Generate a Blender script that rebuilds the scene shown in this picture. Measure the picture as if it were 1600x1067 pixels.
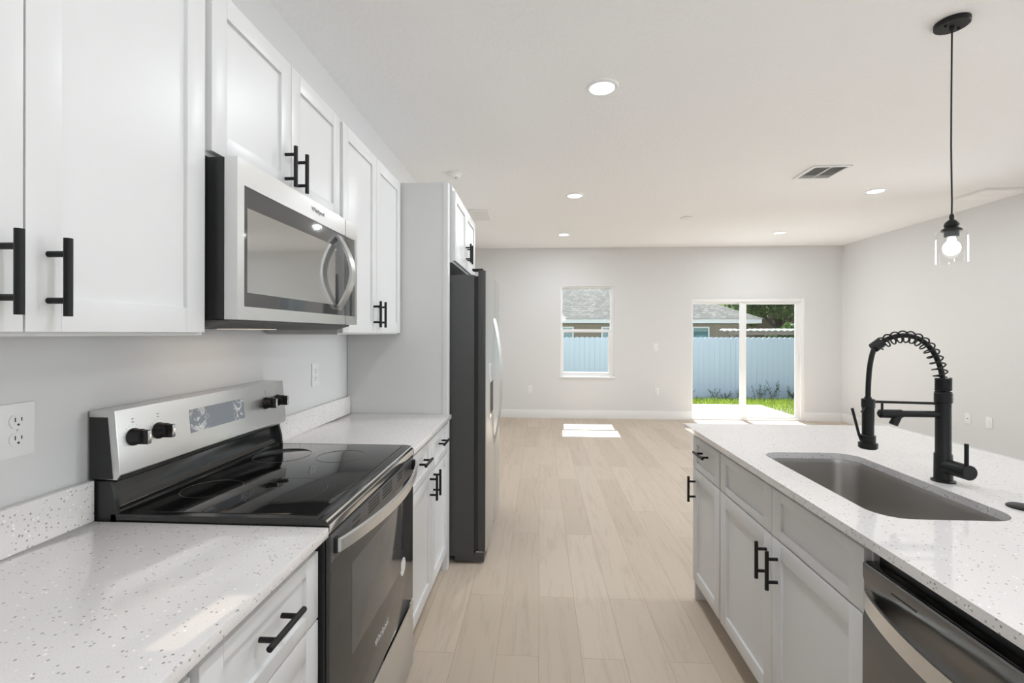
import bpy, bmesh, math, random
from mathutils import Vector, Matrix
random.seed(7)
S = bpy.context.scene
for o in list(bpy.data.objects): bpy.data.objects.remove(o)
PI = math.pi
C = S.collection

# ------------------------------------------------------------------ camera, sky, sun, large lights, exposure
F_PX, YAW, ROLL, CY, H = 733.185, math.radians(3.3442), 0.0018, 520.748, 1.3662
cam_d = bpy.data.cameras.new('camera'); cam = bpy.data.objects.new('camera', cam_d); C.objects.link(cam)
cam_d.sensor_fit = 'HORIZONTAL'; cam_d.sensor_width = 36.0
cam_d.lens = F_PX/1600*36.0
cam_d.shift_x = 0.0; cam_d.shift_y = -(533.5-CY)/1600
cam_d.clip_start = 0.02; cam_d.clip_end = 300
fx = Vector((math.cos(YAW), math.sin(YAW), 0)); fz = Vector((0, 0, 1)); fwd = Vector((-math.sin(YAW), math.cos(YAW), 0))
R = fx*math.cos(ROLL) + fz*math.sin(ROLL); U = -fx*math.sin(ROLL) + fz*math.cos(ROLL)
m = Matrix((R, U, -fwd)).transposed().to_4x4(); m.translation = (0, 0, H)
cam.matrix_world = m
S.camera = cam

w = bpy.data.worlds.new('sky'); S.world = w; w.use_nodes = True
nt = w.node_tree; bg = nt.nodes['Background']
sky = nt.nodes.new('ShaderNodeTexSky'); sky.sky_type = 'NISHITA'; sky.sun_disc = False
sky.sun_elevation = math.radians(55); sky.sun_rotation = math.radians(0); sky.air_density = 1.0; sky.dust_density = 1.0
hsv = nt.nodes.new('ShaderNodeHueSaturation'); hsv.inputs['Saturation'].default_value = .55
nt.links.new(sky.outputs[0], hsv.inputs['Color']); nt.links.new(hsv.outputs[0], bg.inputs[0]); bg.inputs[1].default_value = 0.22

def light(name, kind, loc, direction, energy, color=(1, 1, 1), **kw):
    d = bpy.data.lights.new(name, kind); d.energy = energy; d.color = color
    for k, v in kw.items(): setattr(d, k, v)
    o = bpy.data.objects.new(name, d); C.objects.link(o); o.location = loc
    o.rotation_euler = Vector(direction).to_track_quat('-Z', 'Z' if abs(direction[2]) < .9 else 'Y').to_euler()
    return o
light('sun', 'SUN', (3, 12, 12), (-0.045, -1.0, -1.43), 20.0, (.94, .975, 1.0), angle=0.006)
# added fill lamps outside the right-wall openings, standing in for daylight
light('fill_right', 'AREA', (8.6, 3.5, 1.15), (-1, 0, 0.0), 335, (.90, .955, 1), shape='RECTANGLE', size=5.0, size_y=2.3)
light('fill_right', 'AREA', (5.2, -.4, 1.25), (-1, 0, 0.0), 25, (.90, .955, 1), shape='RECTANGLE', size=2.0, size_y=2.1)
# added fill lamp behind the camera, aimed up to brighten the ceiling
light('ceiling_fill', 'AREA', (.7, -.9, 1.95), (0.5, 0.5, 1), 25, (.91, .96, 1), shape='DISK', size=.5)

S.view_settings.view_transform = 'Standard'; S.view_settings.look = 'None'
S.view_settings.exposure = 0.2; S.view_settings.gamma = 1.0
try: S.view_settings.use_curve_mapping = False
except Exception: pass
S.cycles.max_bounces = 14; S.cycles.diffuse_bounces = 8; S.cycles.glossy_bounces = 6
S.cycles.transparent_max_bounces = 16; S.cycles.caustics_reflective = False; S.cycles.caustics_refractive = False
S.cycles.sample_clamp_indirect = 8

# ------------------------------------------------------------------ materials
def mat(name, col=(.8, .8, .8), rough=.5, metal=0.0, spec=.5, build=None, **kw):
    m = bpy.data.materials.new(name); m.use_nodes = True
    t = m.node_tree; b = t.nodes['Principled BSDF']
    b.inputs['Base Color'].default_value = (*col, 1); b.inputs['Roughness'].default_value = rough
    b.inputs['Metallic'].default_value = metal; b.inputs['Specular IOR Level'].default_value = spec
    for k, v in kw.items(): b.inputs[k].default_value = v
    if build: build(t, b)
    return m
def N(t, kind, **kw):
    n = t.nodes.new(kind)
    for k, v in kw.items():
        if hasattr(n, k): setattr(n, k, v)
        else: n.inputs[k].default_value = v
    return n
def coords(t, scale=(1, 1, 1), rot=(0, 0, 0)):
    g = N(t, 'ShaderNodeNewGeometry'); mp = N(t, 'ShaderNodeMapping')
    mp.inputs['Scale'].default_value = scale; mp.inputs['Rotation'].default_value = rot
    t.links.new(g.outputs['Position'], mp.inputs['Vector']); return mp.outputs[0]
def ramp(t, fac, stops):
    r = N(t, 'ShaderNodeValToRGB'); e = r.color_ramp.elements
    while len(e) < len(stops): e.new(.5)
    for i, (p, c) in enumerate(stops):
        e[i].position = p; e[i].color = c if len(c) == 4 else (*c, 1)
    t.links.new(fac, r.inputs[0]); return r.outputs[0]
def bump(t, b, height, strength, dist=.002):
    n = N(t, 'ShaderNodeBump', Strength=strength, Distance=dist)
    t.links.new(height, n.inputs['Height']); t.links.new(n.outputs[0], b.inputs['Normal'])
def noise_bump(scale, strength, dist=.002, detail=3, vec=(1, 1, 1)):
    def f(t, b):
        n = N(t, 'ShaderNodeTexNoise', Scale=scale, Detail=detail)
        t.links.new(coords(t, vec), n.inputs['Vector']); bump(t, b, n.outputs[0], strength, dist)
    return f
def knockdown(t, b):
    n = N(t, 'ShaderNodeTexNoise', Scale=38, Detail=4, Roughness=.6)
    t.links.new(coords(t), n.inputs['Vector'])
    r = ramp(t, n.outputs[0], [(.45, (0, 0, 0)), (.6, (1, 1, 1))])
    bump(t, b, r, .3, .003)
def quartz(t, b):
    vec = coords(t)
    v = N(t, 'ShaderNodeTexVoronoi', Scale=125); t.links.new(vec, v.inputs['Vector'])
    d = ramp(t, v.outputs['Distance'], [(.20, (1, 1, 1)), (.34, (0, 0, 0))])
    sep = N(t, 'ShaderNodeSeparateColor'); t.links.new(v.outputs['Color'], sep.inputs[0])
    pick = ramp(t, sep.outputs[0], [(.68, (0, 0, 0)), (.78, (1, 1, 1))])
    mm = N(t, 'ShaderNodeMath', operation='MULTIPLY'); t.links.new(d, mm.inputs[0]); t.links.new(pick, mm.inputs[1])
    fine = N(t, 'ShaderNodeTexNoise', Scale=420, Detail=2); t.links.new(vec, fine.inputs['Vector'])
    base = ramp(t, fine.outputs[0], [(.35, (.70, .67, .655)), (.6, (.755, .73, .718))])
    fleck = ramp(t, sep.outputs[1], [(.0, (.26, .24, .23)), (.72, (.42, .39, .37)), (.80, (.92, .90, .88)), (1, (.95, .95, .95))])
    mx = N(t, 'ShaderNodeMix', data_type='RGBA')
    t.links.new(mm.outputs[0], mx.inputs[0]); t.links.new(base, mx.inputs[6]); t.links.new(fleck, mx.inputs[7])
    t.links.new(mx.outputs[2], b.inputs['Base Color'])
def planks(t, b):
    vec = coords(t, (1, 1, 1), (0, 0, -PI/2))
    br = N(t, 'ShaderNodeTexBrick', offset=.37, offset_frequency=2)
    for k, v in {'Scale': 1.0, 'Mortar Size': .0012, 'Mortar Smooth': .1, 'Bias': 0.0, 'Brick Width': 1.22, 'Row Height': .18}.items(): br.inputs[k].default_value = v
    br.inputs['Color1'].default_value = (.0, .0, .0, 1); br.inputs['Color2'].default_value = (1, 1, 1, 1); br.inputs['Mortar'].default_value = (.5, .5, .5, 1)
    t.links.new(vec, br.inputs['Vector'])
    tone = ramp(t, br.outputs['Color'], [(0, (.525, .44, .35)), (.5, (.565, .475, .385)), (1, (.60, .51, .415))])
    g = N(t, 'ShaderNodeTexNoise', Scale=5, Detail=6, Roughness=.65, Distortion=.6)
    # shift the grain from plank to plank
    g4 = N(t, 'ShaderNodeVectorMath', operation='ADD'); mul = N(t, 'ShaderNodeVectorMath', operation='SCALE'); mul.inputs['Scale'].default_value = 7.0
    t.links.new(br.outputs['Color'], mul.inputs[0])
    t.links.new(coords(t, (5.5, .5, 1)), g4.inputs[0]); t.links.new(mul.outputs[0], g4.inputs[1]); t.links.new(g4.outputs[0], g.inputs['Vector'])
    gr = ramp(t, g.outputs[0], [(.3, (.84, .82, .80)), (.5, (1, 1, 1)), (.7, (1.0, .99, .98)), (.8, (.90, .88, .86))])
    mx = N(t, 'ShaderNodeMix', data_type='RGBA', blend_type='MULTIPLY'); mx.inputs[0].default_value = .85
    t.links.new(tone, mx.inputs[6]); t.links.new(gr, mx.inputs[7])
    m2 = N(t, 'ShaderNodeMix', data_type='RGBA'); m2.inputs[7].default_value = (.40, .31, .23, 1)
    t.links.new(br.outputs['Fac'], m2.inputs[0]); t.links.new(mx.outputs[2], m2.inputs[6])
    t.links.new(m2.outputs[2], b.inputs['Base Color'])
    bump(t, b, g.outputs[0], .05, .001)
def brushed(axis):
    sc = {'y': (90, .6, 90), 'z': (90, 90, .6)}[axis]
    def f(t, b):
        n = N(t, 'ShaderNodeTexNoise', Scale=12, Detail=2); t.links.new(coords(t, sc), n.inputs['Vector'])
        r = ramp(t, n.outputs[0], [(.3, (.29, .29, .29)), (.7, (.33, .33, .33))])
        t.links.new(r, b.inputs['Roughness'])
    return f
def film(t, b):     # display under a scuffed protective film
    n = N(t, 'ShaderNodeTexNoise', Scale=26, Detail=4, Distortion=1.2); t.links.new(coords(t, (1, 1, 1.2)), n.inputs['Vector'])
    g = N(t, 'ShaderNodeNewGeometry'); s = N(t, 'ShaderNodeSeparateXYZ'); t.links.new(g.outputs['Position'], s.inputs[0])
    mr = N(t, 'ShaderNodeMapRange'); mr.inputs[1].default_value = 1.34; mr.inputs[2].default_value = 1.60
    t.links.new(s.outputs[1], mr.inputs[0])
    where = ramp(t, mr.outputs[0], [(0, (.5, .5, .5)), (.18, (1, 1, 1)), (.36, (0, 0, 0)), (.78, (0, 0, 0)), (.84, (1, 1, 1)), (1, (1, 1, 1))])
    band = ramp(t, n.outputs[0], [(.50, (0, 0, 0)), (.54, (1, 1, 1)), (.60, (1, 1, 1)), (.63, (0, 0, 0))])
    mm = N(t, 'ShaderNodeMath', operation='MULTIPLY'); t.links.new(where, mm.inputs[0]); t.links.new(band, mm.inputs[1])
    mx = N(t, 'ShaderNodeMix', data_type='RGBA'); mx.inputs[6].default_value = (.27, .30, .34, 1); mx.inputs[7].default_value = (.8, .8, .8, 1)
    t.links.new(mm.outputs[0], mx.inputs[0]); t.links.new(mx.outputs[2], b.inputs['Base Color'])
def shingle(t, b):
    vec = coords(t, (1, 1, 1))
    br = N(t, 'ShaderNodeTexBrick', offset=.5)
    for k, v in {'Scale': 1.0, 'Mortar Size': .012, 'Brick Width': .22, 'Row Height': .2}.items(): br.inputs[k].default_value = v
    br.inputs['Color1'].default_value = (.050, .049, .042, 1); br.inputs['Color2'].default_value = (.100, .097, .083, 1); br.inputs['Mortar'].default_value = (.03, .03, .026, 1)
    t.links.new(vec, br.inputs['Vector'])
    n = N(t, 'ShaderNodeTexNoise', Scale=7, Detail=5, Roughness=.75); t.links.new(vec, n.inputs['Vector'])
    mx = N(t, 'ShaderNodeMix', data_type='RGBA', blend_type='MULTIPLY'); mx.inputs[0].default_value = .8
    r = ramp(t, n.outputs[0], [(.35, (.35, .35, .35)), (.65, (1.5, 1.5, 1.42))])
    t.links.new(br.outputs[0], mx.inputs[6]); t.links.new(r, mx.inputs[7]); t.links.new(mx.outputs[2], b.inputs['Base Color'])
def mottled(c1, c2, scale):
    def f(t, b):
        n = N(t, 'ShaderNodeTexNoise', Scale=scale, Detail=3); t.links.new(coords(t), n.inputs['Vector'])
        t.links.new(ramp(t, n.outputs[0], [(.35, c1), (.65, c2)]), b.inputs['Base Color'])
    return f
def glass_mat(name, tint=(1, 1, 1), ior=1.5, boost=1.0):
    m = bpy.data.materials.new(name); m.use_nodes = True; t = m.node_tree; t.nodes.clear()
    out = N(t, 'ShaderNodeOutputMaterial'); mix = N(t, 'ShaderNodeMixShader')
    tr = N(t, 'ShaderNodeBsdfTransparent'); tr.inputs[0].default_value = (*tint, 1)
    gl = N(t, 'ShaderNodeBsdfGlossy'); gl.inputs['Roughness'].default_value = .02
    fr = N(t, 'ShaderNodeFresnel'); fr.inputs[0].default_value = ior
    mu = N(t, 'ShaderNodeMath', operation='MULTIPLY'); mu.inputs[1].default_value = boost; mu.use_clamp = True
    t.links.new(fr.outputs[0], mu.inputs[0]); t.links.new(mu.outputs[0], mix.inputs[0])
    t.links.new(tr.outputs[0], mix.inputs[1]); t.links.new(gl.outputs[0], mix.inputs[2]); t.links.new(mix.outputs[0], out.inputs[0])
    return m
def emit(name, col, strength):
    m = bpy.data.materials.new(name); m.use_nodes = True; b = m.node_tree.nodes['Principled BSDF']
    b.inputs['Base Color'].default_value = (.8, .8, .8, 1)
    b.inputs['Emission Color'].default_value = (*col, 1); b.inputs['Emission Strength'].default_value = strength
    return m
def leafy(name, c1, c2):
    def f(t, b):
        mottled(c1, c2, 4.0)(t, b)
        b.inputs['Subsurface Weight'].default_value = 0
        tl = N(t, 'ShaderNodeBsdfTranslucent'); tl.inputs[0].default_value = (*[min(1, x*1.5) for x in c2[:3]], 1)
        mx = N(t, 'ShaderNodeMixShader'); mx.inputs[0].default_value = .35
        out = t.nodes['Material Output']
        t.links.new(b.outputs[0], mx.inputs[1]); t.links.new(tl.outputs[0], mx.inputs[2]); t.links.new(mx.outputs[0], out.inputs[0])
    return mat(name, c1, .6, build=f)

WALL = mat('wall_paint', (.725, .725, .725), .7, spec=.25, build=noise_bump(120, .06, .001))
CEIL = mat('ceiling_paint', (.90, .90, .90), .9, spec=.1, build=knockdown)
TRIM = mat('trim_white', (.84, .84, .84), .35)
VINYL = mat('vinyl_white', (.86, .86, .86), .35)
CAB = mat('cabinet_white', (.71, .71, .71), .33, spec=.4)
CABIN = mat('cabinet_kick', (.62, .60, .57), .5)
QUARTZ = mat('quartz', (.75, .73, .72), .05, build=quartz)
FLOOR = mat('oak_plank', (.5, .4, .3), .5, spec=.35, build=planks)
STEEL = mat('stainless', (.72, .72, .715), .3, 1.0, build=brushed('y'))
STEELREFL = mat('stainless_dark_reflection', (.22, .22, .22), .3, 1.0, build=brushed('y'))  # same steel for the dishwasher, dark reflections put into its colour
PANEL = mat('panel_grey', (.63, .63, .62), .5)
VENTW = mat('vent_white', (.92, .92, .92), .4)
BAND = mat('oven_band_grey', (.10, .10, .10), .35)
STEELV = mat('stainless_vertical', (.60, .60, .59), .3, 1.0, build=brushed('z'))
SATIN = mat('satin_steel', (.72, .72, .71), .28, 1.0)
SINK = mat('sink_steel', (.50, .48, .46), .32, 1.0, build=noise_bump(300, .03, .0005, vec=(1, 1, 8)))
DARKG = mat('fridge_side_grey', (.055, .055, .055), .45)
BLACKM = mat('matte_black', (.008, .008, .008), .45, spec=.3)
BLACKP = mat('black_plastic', (.015, .015, .015), .35)
BLACKG = mat('black_glass', (.008, .008, .008), .04, spec=.5)
ENAMEL = mat('black_enamel', (.012, .012, .012), .12, spec=.6)
OVENG = mat('oven_glass', (.035, .035, .035), .08, spec=.55)
OVENW = mat('oven_window', (.085, .085, .085), .06, spec=.7)
MWG = mat('microwave_glass', (.10, .10, .10), .07, .35, spec=.6)
MWW = mat('microwave_window', (.42, .42, .41), .08, .75)
CHROME = mat('chrome', (.75, .75, .75), .12, 1.0)
PLATE = mat('outlet_white', (.83, .83, .82), .35)
SLOT = mat('slot_dark', (.03, .03, .03), .6)
GRILLE = mat('grille_dark', (.13, .13, .13), .7)
GLASS = glass_mat('window_glass', (.985, .99, .99), 1.45, .35)
def shell_glass(name):
    m = bpy.data.materials.new(name); m.use_nodes = True; t = m.node_tree; t.nodes.clear()
    out = N(t, 'ShaderNodeOutputMaterial'); mix = N(t, 'ShaderNodeMixShader')
    tr = N(t, 'ShaderNodeBsdfTransparent'); tr.inputs[0].default_value = (.985, .985, .985, 1)
    gl = N(t, 'ShaderNodeBsdfGlossy'); gl.inputs['Roughness'].default_value = .03; gl.inputs[0].default_value = (.9, .9, .9, 1)
    lw = N(t, 'ShaderNodeLayerWeight', Blend=.5); pw = N(t, 'ShaderNodeMath', operation='POWER'); pw.inputs[1].default_value = 3.0
    ma = N(t, 'ShaderNodeMath', operation='MULTIPLY_ADD'); ma.inputs[1].default_value = .32; ma.inputs[2].default_value = .02
    t.links.new(lw.outputs['Facing'], pw.inputs[0]); t.links.new(pw.outputs[0], ma.inputs[0]); t.links.new(ma.outputs[0], mix.inputs[0])
    t.links.new(tr.outputs[0], mix.inputs[1]); t.links.new(gl.outputs[0], mix.inputs[2]); t.links.new(mix.outputs[0], out.inputs[0])
    return m
SHADE = shell_glass('shade_glass')
FILM = mat('display_film', (.3, .33, .37), .3, build=film)
STICK = mat('sticker_white', (.85, .85, .84), .5, build=mottled((.55, .55, .55), (.9, .9, .9), 160))
INK = mat('logo_grey', (.25, .25, .25), .5)
INKW = mat('logo_white', (.75, .75, .75), .4)
RING = mat('burner_print', (.07, .07, .07), .3)
LENS = emit('light_lens', (1, .98, .95), 5.0)
BULB = emit('lamp_bulb', (1, .97, .93), 4.0)
CONC = mat('patio_concrete', (.72, .71, .69), .85, build=mottled((.66, .65, .63), (.76, .75, .73), 6))
SOIL = mat('lawn_soil', (.12, .12, .07), .95, build=mottled((.10, .10, .06), (.15, .15, .085), 3))
GRASS = leafy('grass_blade', (.055, .10, .012), (.15, .21, .022))
LEAF1 = leafy('oak_leaf', (.035, .07, .02), (.12, .18, .06))
LEAF2 = leafy('dark_leaf', (.02, .05, .015), (.07, .12, .03))
LEAF3 = leafy('weed_leaf', (.04, .07, .025), (.10, .14, .045))
LEAF4 = leafy('yellow_leaf', (.20, .26, .04), (.38, .42, .10))
BARK = mat('bark', (.10, .085, .07), .9, build=noise_bump(20, .5, .02))
FENCE = mat('fence_vinyl', (.50, .60, .69), .45)
STUCCO = mat('brown_stucco', (.30, .25, .19), .9, build=noise_bump(30, .3, .01))
STUCCO2 = mat('tan_stucco', (.12, .095, .07), .9)
FASCIA = mat('fascia_white', (.80, .80, .78), .6)
SHING = mat('roof_shingle', (.38, .37, .34), .95, build=shingle)
HGLASS = mat('house_glass', (.10, .22, .22), .08, spec=.8)
CORR = mat('corrugated_white', (.80, .80, .78), .5)
WOOD = mat('weathered_wood', (.18, .14, .11), .8)

# ------------------------------------------------------------------ mesh builder
class G:
    def __init__(s): s.bm = bmesh.new()
    def box(s, x0, x1, y0, y1, z0, z1, bev=0.0, seg=2):
        v = [s.bm.verts.new(p) for p in ((x0,y0,z0),(x1,y0,z0),(x1,y1,z0),(x0,y1,z0),(x0,y0,z1),(x1,y0,z1),(x1,y1,z1),(x0,y1,z1))]
        fs = [s.bm.faces.new([v[i] for i in q]) for q in ((3,2,1,0),(4,5,6,7),(0,1,5,4),(1,2,6,5),(2,3,7,6),(3,0,4,7))]
        if bev > 0:
            es = {e for f in fs for e in f.edges}
            bmesh.ops.bevel(s.bm, geom=list(es), offset=bev, segments=seg, affect='EDGES', profile=.6)
        return s
    def prism(s, pts, a, b, axis='y', bev=0.0):
        def P(p, t):
            return {'y': (p[0], t, p[1]), 'x': (t, p[0], p[1]), 'z': (p[0], p[1], t)}[axis]
        A = [s.bm.verts.new(P(p, a)) for p in pts]; B = [s.bm.verts.new(P(p, b)) for p in pts]; n = len(pts)
        fs = [s.bm.faces.new(A), s.bm.faces.new(B[::-1])]
        for i in range(n): fs.append(s.bm.faces.new((A[i], B[i], B[(i+1) % n], A[(i+1) % n])))
        if bev > 0:
            es = {e for f in fs for e in f.edges}
            bmesh.ops.bevel(s.bm, geom=list(es), offset=bev, segments=2, affect='EDGES', profile=.6)
        return s
    def tube(s, pts, r, n=12, closed=False):
        pts = [Vector(p) for p in pts]; k = len(pts)
        rs = r if isinstance(r, (list, tuple)) else [r]*k
        rings = []; up = None
        for i, p in enumerate(pts):
            if closed: t = pts[(i+1) % k]-pts[i-1]
            else: t = pts[min(i+1, k-1)]-pts[max(i-1, 0)]
            t.normalize()
            if up is None:
                a = Vector((0, 0, 1)) if abs(t.z) < .9 else Vector((1, 0, 0)); up = (a-t*a.dot(t)).normalized()
            else:
                up = (up-t*up.dot(t)); up = up.normalized() if up.length > 1e-6 else Vector((1, 0, 0))
            q = t.cross(up)
            rings.append([s.bm.verts.new(p+(up*math.cos(2*PI*j/n)+q*math.sin(2*PI*j/n))*rs[i]) for j in range(n)])
        for i in range(k if closed else k-1):
            A, B = rings[i], rings[(i+1) % k]
            for j in range(n): s.bm.faces.new((A[j], A[(j+1) % n], B[(j+1) % n], B[j]))
        if not closed:
            s.bm.faces.new(rings[0][::-1]); s.bm.faces.new(rings[-1])
        return s
    def lathe(s, prof, c, d=(0, 0, 1), n=32, cap=True):
        d = Vector(d).normalized(); a = Vector((1, 0, 0)) if abs(d.x) < .9 else Vector((0, 1, 0))
        u = (a-d*a.dot(d)).normalized(); v = d.cross(u); c = Vector(c); rings = []
        for r, h in prof:
            if r < 1e-6: rings.append([s.bm.verts.new(c+d*h)])
            else: rings.append([s.bm.verts.new(c+d*h+(u*math.cos(2*PI*j/n)+v*math.sin(2*PI*j/n))*r) for j in range(n)])
        for A, B in zip(rings, rings[1:]):
            if len(A) == 1 and len(B) == 1: continue
            for j in range(n):
                k2 = (j+1) % n
                if len(A) == 1: s.bm.faces.new((A[0], B[k2], B[j]))
                elif len(B) == 1: s.bm.faces.new((A[j], A[k2], B[0]))
                else: s.bm.faces.new((A[j], A[k2], B[k2], B[j]))
        if cap:
            if len(rings[0]) > 1: s.bm.faces.new(rings[0][::-1])
            if len(rings[-1]) > 1: s.bm.faces.new(rings[-1])
        return s
    def faces(s, vs, fs):
        v = [s.bm.verts.new(p) for p in vs]
        for f in fs: s.bm.faces.new([v[i] for i in f])
        return s

ORIGIN = {}
def finish(name, g, material, origin=(0, 0, 0), smooth=True):
    bm = g.bm; bmesh.ops.recalc_face_normals(bm, faces=bm.faces)
    bmesh.ops.translate(bm, verts=bm.verts, vec=-Vector(origin))
    me = bpy.data.meshes.new(name); bm.to_mesh(me); bm.free()
    if smooth:
        for p in me.polygons: p.use_smooth = True
        me.set_sharp_from_angle(angle=math.radians(35))
    me.materials.append(material)
    o = bpy.data.objects.new(name, me); C.objects.link(o)
    return o
def tag(o, label, cat, group=None, kind=None):
    o['label'] = label; o['category'] = cat
    if group: o['group'] = group
    if kind: o['kind'] = kind
    return o
def thing(name, label, cat, loc, group=None):
    o = bpy.data.objects.new(name, None); C.objects.link(o); o.location = loc; o.empty_display_size = .05
    ORIGIN[o] = Vector(loc); return tag(o, label, cat, group)
def part(name, g, material, parent, label=None, smooth=True):
    og = ORIGIN[parent]; o = finish(name, g, material, og, smooth); o.parent = parent; ORIGIN[o] = og
    if label: o['label'] = label
    return o
def single(name, g, material, label, cat, loc, group=None, kind=None):
    o = finish(name, g, material, loc); o.location = loc; ORIGIN[o] = Vector(loc); return tag(o, label, cat, group, kind)
def struct(name, g, material, loc=(0, 0, 0), label=None):
    o = finish(name, g, material, loc); o.location = loc; ORIGIN[o] = Vector(loc); o['kind'] = 'structure'
    if label: o['label'] = label
    return o
def struct_root(name, loc):
    o = bpy.data.objects.new(name, None); C.objects.link(o); o.location = loc; ORIGIN[o] = Vector(loc); o['kind'] = 'structure'; return o
def text_part(name, body, size, matrix, material, parent, shear=0.0):
    cu = bpy.data.curves.new(name, 'FONT'); cu.body = body; cu.size = size; cu.extrude = .0002; cu.shear = shear
    cu.align_x = 'CENTER'; cu.align_y = 'CENTER'
    tmp = bpy.data.objects.new(name, cu); C.objects.link(tmp)
    me = bpy.data.meshes.new_from_object(tmp.evaluated_get(bpy.context.evaluated_depsgraph_get()))
    bpy.data.objects.remove(tmp); bpy.data.curves.remove(cu)
    me.transform(matrix); me.transform(Matrix.Translation(-ORIGIN[parent])); me.materials.clear(); me.materials.append(material)
    o = bpy.data.objects.new(name, me); C.objects.link(o); o.parent = parent; ORIGIN[o] = ORIGIN[parent]; return o
def on_px(x, y, z):      # frame of a face that looks to +x: text runs along +y, up is +z
    return Matrix(((0, 0, 1, x), (1, 0, 0, y), (0, 1, 0, z), (0, 0, 0, 1)))

# ------------------------------------------------------------------ room shell
XL_, XR_, YF_, YB_, ZC_ = -1.122, 4.709, 7.598, -4.0, 2.744
T = .15
struct('floor', G().box(XL_-T, XR_+T, YB_-T, YF_+T, -.12, 0), FLOOR)
struct('ceiling', G().box(XL_-T, XR_+T, YB_-T, YF_+T, ZC_, ZC_+.12), CEIL)
struct('wall_left', G().box(XL_-T, XL_, YB_, YF_, 0, ZC_), WALL)
WX0, WX1, WZ0, WZ1 = .340, 1.199, .672, 2.122       # window opening
DX0, DX1, DZ1 = 2.413, 4.142, 1.922                  # sliding door opening
g = G(); y0, y1 = YF_, YF_+T
for a in ((XL_-T, WX0, 0, ZC_), (WX0, WX1, 0, WZ0), (WX0, WX1, WZ1, ZC_), (WX1, DX0, 0, ZC_), (DX0, DX1, DZ1, ZC_), (DX1, XR_+T, 0, ZC_)):
    g.box(a[0], a[1], y0, y1, a[2], a[3])
struct('wall_far', g, WALL)
RZ0, RZ1 = .2, 2.3            # unseen openings added in the right wall for the fill lamps
RW = [(-1.4, .6), (2.25, 4.45)]
g = G()
for a in ((YB_, RW[0][0], 0, ZC_), (RW[0][1], RW[1][0], 0, ZC_), (RW[1][1], YF_, 0, ZC_)): g.box(XR_, XR_+T, a[0], a[1], a[2], a[3])
for a, b in RW: g.box(XR_, XR_+T, a, b, 0, RZ0); g.box(XR_, XR_+T, a, b, RZ1, ZC_)
struct('wall_right', g, WALL)
BX0, BX1, BZ0, BZ1 = .4, 3.4, .25, 2.25
g = G()
for a in ((XL_, BX0, 0, ZC_), (BX0, BX1, 0, BZ0), (BX0, BX1, BZ1, ZC_), (BX1, XR_, 0, ZC_)): g.box(a[0], a[1], YB_-T, YB_, a[2], a[3])
struct('wall_back', g, WALL)
def base(name, boxes):
    g = G()
    for b in boxes:
        g.box(*b, 0, .118, .002); x0, x1, y0, y1 = b
        if name.endswith('right'): g.box(x0+.004, x1, y0, y1, .118, .135, .003)
        else: g.box(x0, x1, y0+.004, y1, .118, .135, .003)
    struct(name, g, TRIM)
base('baseboard_far', [(XL_, DX0-.001, YF_-.016, YF_), (DX1+.001, XR_-.017, YF_-.016, YF_)])
base('baseboard_right', [(XR_-.016, XR_, YB_, YF_)])

# window_1: single hung sash
wr = struct_root('window_1', (WX0, YF_, WZ0))
def frame_box(x0, x1, z0, z1, ya, yb, l, r, b, t, bev=.003):
    g = G(); g.box(x0, x0+l, ya, yb, z0, z1, bev); g.box(x1-r, x1, ya, yb, z0, z1, bev)
    g.box(x0+l, x1-r, ya, yb, z0, z0+b, bev); g.box(x0+l, x1-r, ya, yb, z1-t, z1, bev); return g
part('window_frame', frame_box(WX0, WX1, WZ0, WZ1, YF_+.03, YF_+.11, .022, .05, .03, .022), VINYL, wr)
us = part('upper_sash', frame_box(WX0+.022, WX1-.05, 1.395, WZ1-.022, YF_+.075, YF_+.10, .012, .012, .035, .012), VINYL, wr)
part('pane', G().box(WX0+.034, WX1-.062, YF_+.086, YF_+.090, 1.43, WZ1-.034), GLASS, us)
ls = part('lower_sash', frame_box(WX0+.022, WX1-.05, WZ0+.03, 1.43, YF_+.045, YF_+.073, .03, .04, .04, .045), VINYL, wr)
part('pane', G().box(WX0+.052, WX1-.09, YF_+.057, YF_+.061, WZ0+.07, 1.385), GLASS, ls)
part('window_sill', G().box(WX0-.012, WX1+.012, YF_-.022, YF_+.03, WZ0-.022, WZ0+.004, .004), TRIM, wr)

# door_1: sliding glass door
dr = struct_root('door_1', (DX0, YF_, 0))
part('door_frame', frame_box(DX0, DX1, .0, DZ1, YF_+.005, YF_+.12, .018, .045, .03, .05), VINYL, dr)
fp = part('fixed_panel', frame_box(DX0+.018, 3.24, .03, DZ1-.05, YF_+.075, YF_+.105, .008, .05, .04, .035), VINYL, dr)
part('pane', G().box(DX0+.026, 3.19, YF_+.088, YF_+.093, .07, DZ1-.085), GLASS, fp)
sp = part('sliding_panel', frame_box(3.175, DX1-.045, .03, DZ1-.05, YF_+.035, YF_+.066, .095, .075, .035, .04), VINYL, dr)
part('pane', G().box(3.27, DX1-.12, YF_+.048, YF_+.053, .065, DZ1-.09), GLASS, sp)
g = G(); hx = 4.062
g.box(hx-.018, hx+.018, YF_+.027, YF_+.036, .82, 1.05, .004)
g.tube([(hx-.012, YF_+.028, 1.03), (hx-.03, YF_-.006, 1.02), (hx-.036, YF_-.014, .98), (hx-.036, YF_-.014, .89), (hx-.03, YF_-.006, .85), (hx-.012, YF_+.028, .84)], .009, 10)
part('door_handle', g, VINYL, sp)

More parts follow.
